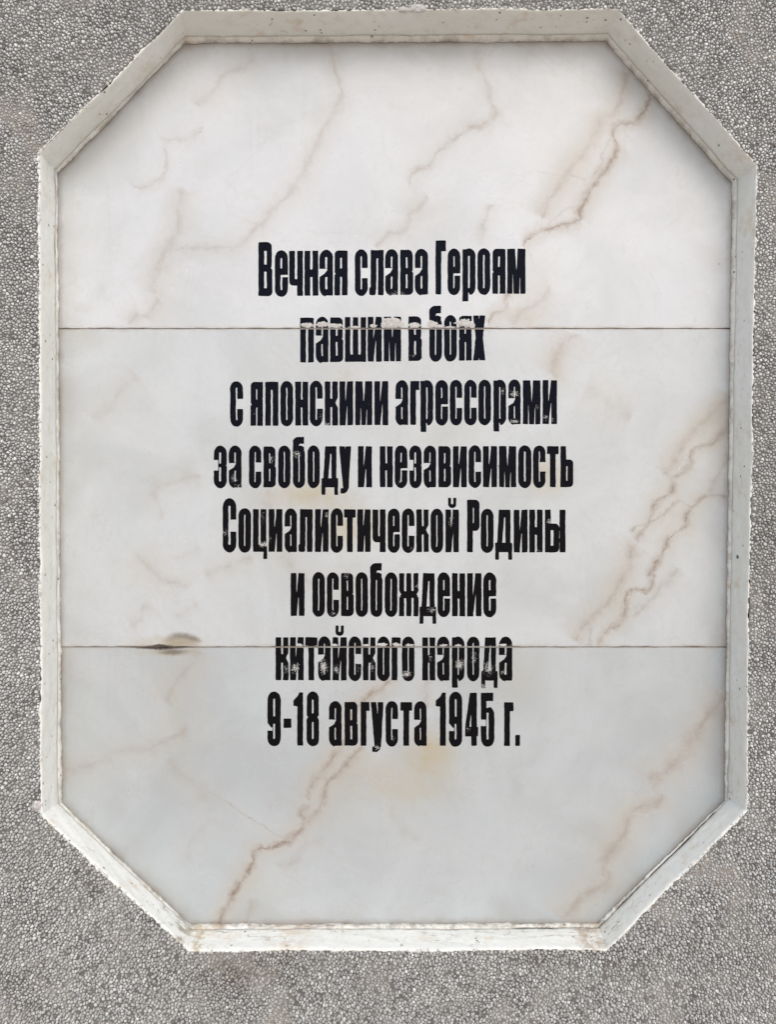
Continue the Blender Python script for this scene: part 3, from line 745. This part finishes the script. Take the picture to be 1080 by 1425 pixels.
    if ch == 'д':
        a = U(poly(x, y, [(5.0, H), (W - 2.4, H), (W - 2.4, 0), (1.6, 0), (3.6, .5 * H)]), box(x, y, 0, 0, W, .21 * H, .5), box(x, y, 0, -10.5, 4.2, 4, .5), box(x, y, W - 4.4, -10.5, W - .2, 4, .5))
        return sub(a, poly(x, y, [(W * .50, .83 * H), (W * .61, .83 * H), (W * .63, .21 * H), (W * .38, .21 * H), (W * .44, .5 * H)]))
    if ch == 'у':
        a = U(poly(x, y, [(0, H), (6.8, H), (W * .62, .34 * H), (W * .62, .0), (5.2, .0)]), poly(x, y, [(W - 6.8, H), (W, H), (W - 3.2, -.02 * H), (W - 5.4, -6), (W - 9, -8.6), (2.0, -8.6), (2.0, -2.2), (5.2, -2.0), (6.2, .06 * H), (W * .58, .3 * H)]))
        return a
    if ch == 'х':
        m = W / 2
        return poly(x, y, [(0, H), (6.9, H), (m, .68 * H), (W - 6.9, H), (W, H), (W - 3.3, .5 * H), (W, 0), (W - 7, 0), (m, .32 * H), (7, 0), (0, 0), (3.3, .5 * H)])
    if ch == 'ж':
        m = W / 2; h = 3.05; q = 6.0
        a = U(box(x, y, m - h, 0, m + h, H, .4), box(x, y, 0.2, .58 * H, q, H, .5), box(x, y, W - q, .58 * H, W - .2, H, .5), box(x, y, 0, 0, q, .44 * H, .5), box(x, y, W - q, 0, W, .44 * H, .5),
              box(x, y, 1.4, .40 * H, W - 1.4, .64 * H, 5))
        for x0, x1 in ((q, m - h), (m + h, W - q)):
            a = sub(a, box(x, y, x0, .575 * H, x1, H + 5, 1.2), box(x, y, x0, -5, x1, .43 * H, 1.2))
        return sub(a, poly(x, y, [(-1, .44 * H), (3.4, .51 * H), (-1, .58 * H)]), poly(x, y, [(W + 1, .44 * H), (W - 3.4, .51 * H), (W + 1, .58 * H)]))
    if ch in 'ьы':
        w_ = W if ch == 'ь' else W - 8.8
        a = sub(U(box(x, y, 0, 0, s, H, .4), box(x, y, 0, 0, w_ * .6, .67 * H, .4), box(x, y, 1, 0, w_, .67 * H, 5)), box(x, y, s, .14 * H, max(w_ - s, s + 2.6), .53 * H, 1.3))
        if ch == 'ы': a = U(a, box(x, y, W - 7.2, 0, W, H, .4))
        return a
    if ch == '1': return poly(x, y, [(W, 0), (W, H), (W - 4.2, H), (W - 7.0, .92 * H), (0, .85 * H), (0, .755 * H), (W - 7.0, .745 * H), (W - 7.0, 0)])
    if ch == '9':
        o = sub(stad(x, y, 0, -1, W, H + 1), box(x, y, c0, .54 * H, c1, .89 * H, 1.6), box(x, y, c0, .11 * H, c1, .42 * H, 1.6))
        o = sub(o, poly(x, y, [(-3, .345 * H), (c0, .345 * H), (c0 + .1, .27 * H), (-3, .27 * H)]), sub(box(x, y, -3, .27 * H, 4.5, .42 * H), stad(x, y, 0, .34 * H, W, H + 1)))
        return o
    if ch == '8':
        o = U(stad(x, y, .3, .45 * H, W - .3, H + 1, 1.1), stad(x, y, 0, -1, W, .58 * H, 1.1))
        c0, c1 = W / 2 - 1.7, W / 2 + 1.7
        return sub(o, box(x, y, c0, .60 * H, c1, .88 * H, 1.6), box(x, y, c0, .11 * H, c1, .45 * H, 1.6), poly(x, y, [(-1, .47 * H), (2.4, .535 * H), (-1, .60 * H)]), poly(x, y, [(W + 1, .47 * H), (W - 2.4, .535 * H), (W + 1, .60 * H)]))
    if ch == '4':
        o = U(box(x, y, W - 8.6, 0, W - 1.9, H, .4), box(x, y, 0, .18 * H, W, .345 * H, .4), poly(x, y, [(W - 10.6, H), (W - 6, H), (W - 6, .18 * H), (0, .18 * H), (0, .345 * H)]))
        return sub(o, poly(x, y, [(W - 8.9, .74 * H), (W - 8.6, .74 * H), (W - 8.6, .345 * H), (5.0, .345 * H)]))
    if ch == '5':
        o = U(box(x, y, 0, .50 * H, s, H, .4), box(x, y, 0, .855 * H, W - 1.5, H, .4), stad(x, y, 0, -1, W, .74 * H))
        return sub(o, box(x, y, c0, .11 * H, c1, .635 * H, 1.4), box(x, y, -3, .365 * H, c0 + .2, .50 * H, .2), poly(x, y, [(s - .4, .855 * H), (W + 2, .855 * H), (W + 2, .76 * H), (s - .4, .70 * H)]))
    if ch in '-.': return box(x, y, 0, 0, W, H, .5)
    raise KeyError(ch)

# each character: its left and right edge in the photograph; per line the baseline and x-height at both ends
LINES = [
 # (baseline left, baseline right), x-height, cap height, [(char, x0, x1), ...]
 ((411.7, 408.0), 61.5, 74.0, 'В360.0-378.3 е382.8-400.0 ч402.8-420.9 н424.2-442.3 а445.1-462.8 я465.9-483.2 с494.4-511.1 л514.4-533.5 а536.6-553.5 в557.5-574.6 а578.1-595.2 Г606.8-620.3 е623.7-640.2 р644.3-661.4 о665.1-682.0 я686.0-703.2 м706.8-731.0'),
 ((504.0, 500.8), 61.2, 74.0, 'п418.2-436.1 а439.8-456.5 в459.8-477.1 ш480.6-508.9 и512.1-530.7 м534.7-557.6 в569.1-586.4 б598.1-614.6 о618.8-635.3 я639.4-656.1 х659.2-675.0'),
 ((592.2, 589.6), 60.0, 74.0, 'с320.6-337.4 я349.0-365.1 п369.4-386.8 о390.6-407.2 н411.3-428.2 с431.6-448.4 к452.5-469.8 и473.0-490.8 м494.9-517.5 и521.6-539.7 а551.0-567.5 г571.5-583.0 р585.8-602.5 е606.5-623.0 с626.8-642.8 с646.8-663.0 о666.5-683.0 р687.5-704.0 а708.3-724.3 м728.5-752.0 и756.0-775.0'),
 ((677.8, 677.4), 56.0, 70.0, 'з297.9-314.8 а318.6-335.3 с346.8-362.9 в367.0-383.2 о387.5-403.6 б408.0-423.8 о428.4-444.3 д447.9-470.0 у472.5-487.9 и498.7-517.0 н529.0-546.1 е550.0-566.5 з570.3-586.3 а590.3-606.5 в610.8-627.5 и631.0-649.3 с652.8-669.3 и673.0-691.5 м695.3-718.0 о722.0-739.3 с742.8-759.0 т762.0-777.3 ь780.8-797.5'),
 ((767.2, 768.2), 58.3, 72.0, 'С310.2-328.0 о332.1-348.5 ц352.4-371.1 и374.3-392.3 а396.6-412.5 л415.7-434.4 и438.8-456.6 с460.7-476.8 т479.2-494.6 и497.8-515.3 ч519.0-536.0 е540.1-556.0 с559.8-576.3 к580.0-596.3 о600.0-616.3 й620.5-638.3 Р650.8-667.0 о670.0-686.5 д690.0-712.5 и715.8-734.0 н737.5-755.0 ы759.3-786.8'),
 ((856.7, 857.2), 58.8, 72.0, 'и405.0-423.1 о435.2-451.5 с455.4-471.0 в475.1-491.7 о495.3-511.5 б515.8-531.9 о536.0-552.5 ж556.0-582.0 д584.5-606.8 е609.5-626.0 н629.8-647.0 и650.8-669.8 е673.3-690.3'),
 ((946.1, 946.6), 58.9, 72.0, 'к384.0-401.0 и404.0-422.0 т425.2-441.0 а443.3-459.4 й463.3-481.9 с485.6-502.2 к505.6-522.2 о525.5-541.9 г545.7-556.9 о560.0-576.3 н588.3-605.2 а609.0-625.2 р629.6-646.1 о650.7-666.9 д670.7-692.2 а695.2-712.6'),
 ((1036.9, 1037.6), 59.8, 73.0, '9372.6-390.0 -395.0-404.8 1408.5-421.1 8427.0-443.3 а458.3-474.8 в480.0-497.4 г502.4-513.7 у516.5-533.1 с537.2-553.3 т557.8-573.0 а577.0-593.3 1607.0-620.0 9625.6-642.8 4648.0-665.2 5670.0-687.6 г702.4-714.3 .717.8-723.3'),
]
def contours(F, x0, y0, h):
    """marching squares on F < 0, closed loops with linear interpolation"""
    ins = F < 0
    ny, nx = F.shape
    code = (ins[:-1, :-1] * 1 + ins[:-1, 1:] * 2 + ins[1:, 1:] * 4 + ins[1:, :-1] * 8)
    ys, xs = np.nonzero((code > 0) & (code < 15))
    def pt(e):
        k, i, j = e
        if k == 0: a, b = F[j, i], F[j, i + 1]; return (x0 + (i + a / (a - b)) * h, y0 + j * h)
        a, b = F[j, i], F[j + 1, i]; return (x0 + i * h, y0 + (j + a / (a - b)) * h)
    nxt = {}
    T = {1: [(3, 0)], 2: [(0, 1)], 3: [(3, 1)], 4: [(1, 2)], 5: [(3, 2), (1, 0)], 6: [(0, 2)], 7: [(3, 2)], 8: [(2, 3)], 9: [(2, 0)],
         10: [(2, 1), (0, 3)], 11: [(2, 1)], 12: [(1, 3)], 13: [(1, 0)], 14: [(0, 3)]}
    for j, i in zip(ys.tolist(), xs.tolist()):
        ed = ((0, i, j), (1, i + 1, j), (0, i, j + 1), (1, i, j))
        for a, b in T[int(code[j, i])]: nxt[ed[a]] = ed[b]
    loops = []
    while nxt:
        st = next(iter(nxt)); loop = []; e = st
        while e in nxt:
            loop.append(e); e = nxt.pop(e)
        if len(loop) > 6: loops.append(np.array([pt(q) for q in loop]))
    return loops
def area(L): x, y = L[:, 0], L[:, 1]; return .5 * np.sum(x * np.roll(y, -1) - y * np.roll(x, -1))
def simplify(L, tol):
    keep = []; n = len(L); i = 0
    # greedy: extend a chord while all skipped points stay within tol
    while i < n:
        keep.append(i); j = i + 2
        while j <= min(n, i + 14):
            a, b = L[i], L[j % n]; e = b - a; ln = np.hypot(*e) + 1e-12
            m = L[i + 1:j] - a
            if np.abs(e[0] * m[:, 1] - e[1] * m[:, 0]).max() / ln > tol: break
            j += 1
        i = j - 1
    return L[keep]

SEAM = [457.3, 900.3]
# letter loops in world (x, z), split at the joints between the slabs
slab_loops = {0: [], 1: [], 2: []}
def seam_z(i): return at(540, SEAM[i])[1]
GAPH = .00055                          # half the joint between two slabs
lid = 0
import re
letters = []
for li, (bl, xh, ch_, spec) in enumerate(LINES):
    items = []
    for tok in spec.split():
        c = tok[0]; a, b = tok[1:].split('-'); items.append((c, float(a), float(b)))
    xa, xb = items[0][1], items[-1][2]
    for c, x0, x1 in items:
        base = bl[0] + (bl[1] - bl[0]) * ((x0 + x1) / 2 - xa) / (xb - xa)
        Hh = ch_ if (c.isupper() or c.isdigit()) else xh
        if c == '-': base, Hh = 1012.4, 11.8
        if c == '.': Hh = 14.2
        W = x1 - x0; h = .42
        gx = np.arange(-3, W + 3, h); gy = np.arange(-14, Hh * 1.28 + 22 if c in 'йб' else Hh + 4, h)
        Xg, Yg = np.meshgrid(gx, gy)
        # hand-cut wobble
        wx = Xg + .34 * fbm(Xg * .12 + lid * 9.1, Yg * .12, 101, 2) + .22 * fbm(Xg * .5 + lid * 3.3, Yg * .5, 102, 2)
        wy = Yg + .40 * fbm(Xg * .12 + lid * 5.7, Yg * .12, 103, 2) + .22 * fbm(Xg * .5 + lid * 7.3, Yg * .5, 104, 2)
        Fd = G(c, wx, wy, W, Hh) - .62
        slab = 0 if base < SEAM[0] else (1 if base < SEAM[1] else 2)
        crossing = None
        for si in (0, 1):
            top = base - Hh - (20 if c in 'йб' else 1)
            if top < SEAM[si] < base: crossing = si
        parts = [(slab, Fd)]
        if crossing is not None:
            ysm = base - SEAM[crossing]            # height of the joint above this baseline, px
            tilt = 0.98
            parts = [(crossing, np.maximum(Fd, (ysm + tilt) - Yg)), (crossing + 1, np.maximum(Fd, Yg - (ysm - tilt)))]
        for sl, Fp in parts:
            loops = []
            for L in contours(Fp, gx[0], gy[0], h):
                L = simplify(L, .07)
                if len(L) < 4 or abs(area(L)) < 1.2: continue
                P = np.array([at(x0 + px, base - py) for px, py in L])
                loops.append(P)
            if loops: letters.append((c, sl, loops, base))
        lid += 1

# slab outlines (run under the sealing bead)
BIG = oct_offset(IN, .012)
def slab_outline(k):
    zt = [9, seam_z(0), seam_z(1)][k]; zb = [seam_z(0), seam_z(1), -9][k]
    xs0, xs1 = -.9, .9
    P = [tuple(p) for p in BIG]
    def clip(P, z, up):
        out = []
        for i in range(len(P)):
            a, b = P[i], P[(i + 1) % len(P)]
            ia = (a[1] >= z) == up; ib = (b[1] >= z) == up
            if ia: out.append(a)
            if ia != ib:
                t = (z - a[1]) / (b[1] - a[1]); out.append((a[0] + t * (b[0] - a[0]), z))
        return out
    if k > 0: P = clip(P, zt - GAPH, False)
    if k < 2: P = clip(P, zb + GAPH, True)
    # subdivide the joint edges and nick them
    R = []
    for i in range(len(P)):
        a, b = np.array(P[i]), np.array(P[(i + 1) % len(P)])
        R.append(a)
        for si, sg in ((0, 1), (1, 1)):
            z = seam_z(si)
            if abs(a[1] - b[1]) < 1e-9 and abs(abs(a[1] - z) - GAPH) < 1e-6:
                up = a[1] > z; m = 330
                for j in range(1, m):
                    q = a + (b - a) * j / m
                    nick = max(0, .00035 * fbm(np.array(q[0] * 130.), np.array(float(k)), 201, 3) - .00005)
                    if si == 1:
                        xpx = 540 + q[0] * 1000
                        wdt = .0007 * max(0, 1 - abs(xpx - 222) / 44.) ** .5
                        if not up: wdt *= 1.2
                        nick += wdt * (.7 + .5 * float(vnoise(np.array(q[0] * 300.), np.array(1.), 7)))
                    R.append(q + np.array([0, nick if up else -nick]))
    return np.array(R)

DEPTH = .0011                         # how deep the letters are cut
def build_slab(k):
    outer = slab_outline(k)
    pts = []; ed = []; owner = []
    def add(L, own):
        n0 = len(pts); n = len(L)
        pts.extend(Vector((float(a), float(b))) for a, b in L)
        ed.extend((n0 + i, n0 + (i + 1) % n) for i in range(n)); owner.extend([own] * n)
    add(outer, -1)
    mine = [l for l in letters if l[1] == k]
    for li, l in enumerate(mine):
        for L in l[2]: add(L, li)
    vs, es, fs, ov, oe, of = delaunay_2d_cdt(pts, ed, [], 0, 1e-8)
    vown = [(owner[o[0]] if o else -1) for o in ov]
    con = set()
    for e, o in zip(es, oe):
        if o: con.add((min(e), max(e)))
    # flood: crossing a constraint edge flips inside/outside
    e2f = {}
    for fi, f in enumerate(fs):
        for a, b in zip(f, list(f[1:]) + [f[0]]): e2f.setdefault((min(a, b), max(a, b)), []).append(fi)
    lev = [None] * len(fs); stack = []
    for e, fl in e2f.items():
        if len(fl) == 1 and lev[fl[0]] is None:
            lev[fl[0]] = 1 if e in con else 0; stack.append(fl[0])
    while stack:
        fi = stack.pop(); f = fs[fi]
        for a, b in zip(f, list(f[1:]) + [f[0]]):
            e = (min(a, b), max(a, b))
            for g in e2f[e]:
                if g != fi and lev[g] is None:
                    lev[g] = lev[fi] ^ (1 if e in con else 0) if lev[fi] in (0, 1) else 0
                    stack.append(g)
    # level: 0 outside or letter, 1 marble.  outside faces are told apart by touching only outer points
    SF = []; LF = {}
    for fi, f in enumerate(fs):
        if lev[fi] == 1: SF.append(list(f))
        else:
            ow = {vown[i] for i in f}
            if len(ow) == 1 and -1 not in ow: LF.setdefault(ow.pop(), []).append(list(f))
    V = [(v.x, SLAB_Y, v.y) for v in vs]; n = len(V)
    F = [list(reversed(f)) if ((vs[f[1]] - vs[f[0]]).cross(vs[f[2]] - vs[f[0]]) < 0) else f for f in SF]
    # edges and back
    m = len(outer)
    V += [(float(p[0]), SLAB_Y + .020, float(p[1])) for p in outer]
    for i in range(m): F.append([i, (i + 1) % m, n + (i + 1) % m, n + i])
    F.append([n + i for i in range(m)])
    lab = ['upper marble slab, palest, with brown veins at the right', 'middle marble slab with veins running off the right edge', 'lower marble slab, greyest, with one strong diagonal vein'][k]
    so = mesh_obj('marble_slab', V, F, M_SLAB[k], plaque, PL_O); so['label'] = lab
    for li, l in enumerate(mine):
        tri = LF.get(li, [])
        if not tri: continue
        ids = sorted({i for f in tri for i in f}); mp = {i: j for j, i in enumerate(ids)}
        VV = [(vs[i].x, SLAB_Y + DEPTH, vs[i].y) for i in ids]; n1 = len(VV)
        VV += [(vs[i].x, SLAB_Y + .00002, vs[i].y) for i in ids]
        FF = []; cnt = {}
        for f in tri:
            f = list(f)
            if (vs[f[1]] - vs[f[0]]).cross(vs[f[2]] - vs[f[0]]) < 0: f.reverse()
            FF.append([mp[i] for i in f])
            for a, b in zip(f, f[1:] + [f[0]]): cnt.setdefault((min(a, b), max(a, b)), []).append((a, b))
        for e, dl in cnt.items():
            if len(dl) == 1:
                a, b = dl[0]; FF.append([mp[b], mp[a], n1 + mp[a], n1 + mp[b]])
        c = l[0]
        nm = 'digit' if c.isdigit() else ('hyphen' if c == '-' else ('full_stop' if c == '.' else 'letter'))
        mesh_obj(nm, VV, FF, M_LETTER, so, (0, 0, 0) if False else PL_O)
    return so
slabs = [build_slab(k) for k in range(3)]

# bed of mortar behind the slabs, seen only in the joints
def bed():
    B = oct_offset(IN, .010); V = [(x, SLAB_Y + .0022, z) for x, z in B] + [(x, SLAB_Y + .040, z) for x, z in B]
    # joint fill: two thin strips between the slabs
    Vs = []; Fs = []
    for si in (0, 1):
        z = seam_z(si); xs = np.linspace(-.468, .468, 500); hh = .0030 if si else GAPH * 1.6
        h = GAPH * .98
        dep = .0008 + .0006 * fbm(xs * 90, xs * 0, 301 + si, 3)
        base = len(Vs)
        for x, d in zip(xs, dep):
            xpx = 540 + x * 1000
            w_ = h
            Vs += [(x, SLAB_Y + float(max(d, .0002)), z - w_), (x, SLAB_Y + float(max(d, .0002)), z + w_)]
        for i in range(len(xs) - 1): Fs.append([base + 2 * i, base + 2 * i + 2, base + 2 * i + 3, base + 2 * i + 1])
    n = len(Vs)
    Vs += [(x, SLAB_Y + .0205, z) for x, z in B] + [(x, .099, z) for x, z in B]
    Fs += [[n + i for i in range(8)], [n + 8 + i for i in reversed(range(8))]] + [[n + i, n + 8 + i, n + 8 + (i + 1) % 8, n + (i + 1) % 8] for i in range(8)]
    mesh_obj('joint_mortar', Vs, Fs, M_JOINT, plaque, PL_O)
bed()

# pale mortar smeared into the letters above the two joints
def patch(cx, cy, rx, ry, h, seed, slab, flat=False):
    """cx,cy in photo px; a low ragged mound; flat = straight lower rim along the joint"""
    N, R = 36, 5
    V = []; F = []
    seamy = min(SEAM, key=lambda q: abs(q - cy)) - 1.0
    for r in range(R + 1):
        t = r / R
        for a in range(N):
            th = 2 * math.pi * a / N
            rr = 1 + .42 * float(fbm(np.array(math.cos(th) * 2.3 + seed), np.array(math.sin(th) * 2.3), 401, 3)) + .34 * float(fbm(np.array(math.cos(th) * 6.5 + seed), np.array(math.sin(th) * 6.5 + seed), 403, 2))
            px = cx + rx * rr * t * math.cos(th); py = cy + ry * rr * t * math.sin(th)
            if flat: py = min(py, seamy)
            x, z = at(px, py)
            dome = h * (1 - t ** 2) ** .6 if t < 1 else 0
            y = SLAB_Y + .0006 * (1 if r == R else 0) - dome * (.8 + .4 * float(fbm(np.array(px * .35), np.array(py * .35), 402, 2))) - .0001
            V.append((x, y, z))
    for r in range(R):
        for a in range(N):
            b = (a + 1) % N; F.append([r * N + a, r * N + b, (r + 1) * N + b, (r + 1) * N + a])
    o = mesh_obj('mortar_smear', V, F, M_PATCH, slabs[slab], PL_O, smooth=True)
    return o
SM = [(427,452.5,9.5,3.2,0),(449,451.5,9,3.6,0),(468,453,9.5,3.2,0),(494,455,8,1.4,0),(520,453.5,5,2.6,0),(543,449,14,8.2,0),(556,451,7,5,0),(576,452.5,8.5,3.4,0),
      (600,451.5,7,5,0),(612,454,6,2.4,0),(627,455.5,8,1.6,0),(646,449.5,10.5,6.2,0),(656,453,5,3.6,0),
      (416,895.5,6,2.8,1),(466,896,4.5,2.6,1),(510,897,6,2.4,1),(532,893.5,8.5,3.6,1),(552,893.8,6,3.8,1),(570,894.5,7.5,2.4,1),(618,897,6,2.0,1),(638,897,6,1.8,1),(700,897.5,6,2.4,1)]
for i, (cx, cy, rx, ry, sl) in enumerate(SM):
    if sl == 1: ry *= .72; rx *= .85; cy = SEAM[1] - 1 - ry * .8
    patch(cx, cy, rx, ry, .0007 if ry > 5 else .0002, i * 1.7, sl, True)
# lump of cement left on the top edge of the surround
def lump(cx, cy, rx, ry, seed):
    N, R = 30, 6; V = []; F = []
    for r in range(R + 1):
        t = r / R
        for a in range(N):
            th = 2 * math.pi * a / N; rr = 1 + .3 * float(fbm(np.array(math.cos(th) * 2 + seed), np.array(math.sin(th) * 2), 411, 3))
            px = cx + rx * rr * t * math.cos(th); py = cy + ry * rr * t * math.sin(th); x, z = at(px, py, 0)
            V.append((x, .001 - .0028 * (1 - t * t) ** .6 * (1 + .5 * float(fbm(np.array(px * .3), np.array(py * .3), 412, 2))), z))
    for r in range(R):
        for a in range(N):
            b = (a + 1) % N; F.append([r * N + a, r * N + b, (r + 1) * N + b, (r + 1) * N + a])
    mesh_obj('cement_lump', V, F, M_PATCH, plaque, PL_O, smooth=True)
lump(580, 11, 16, 6.5, 1); lump(563, 13, 12, 4, 2); lump(51, 1122, 8, 9, 3)
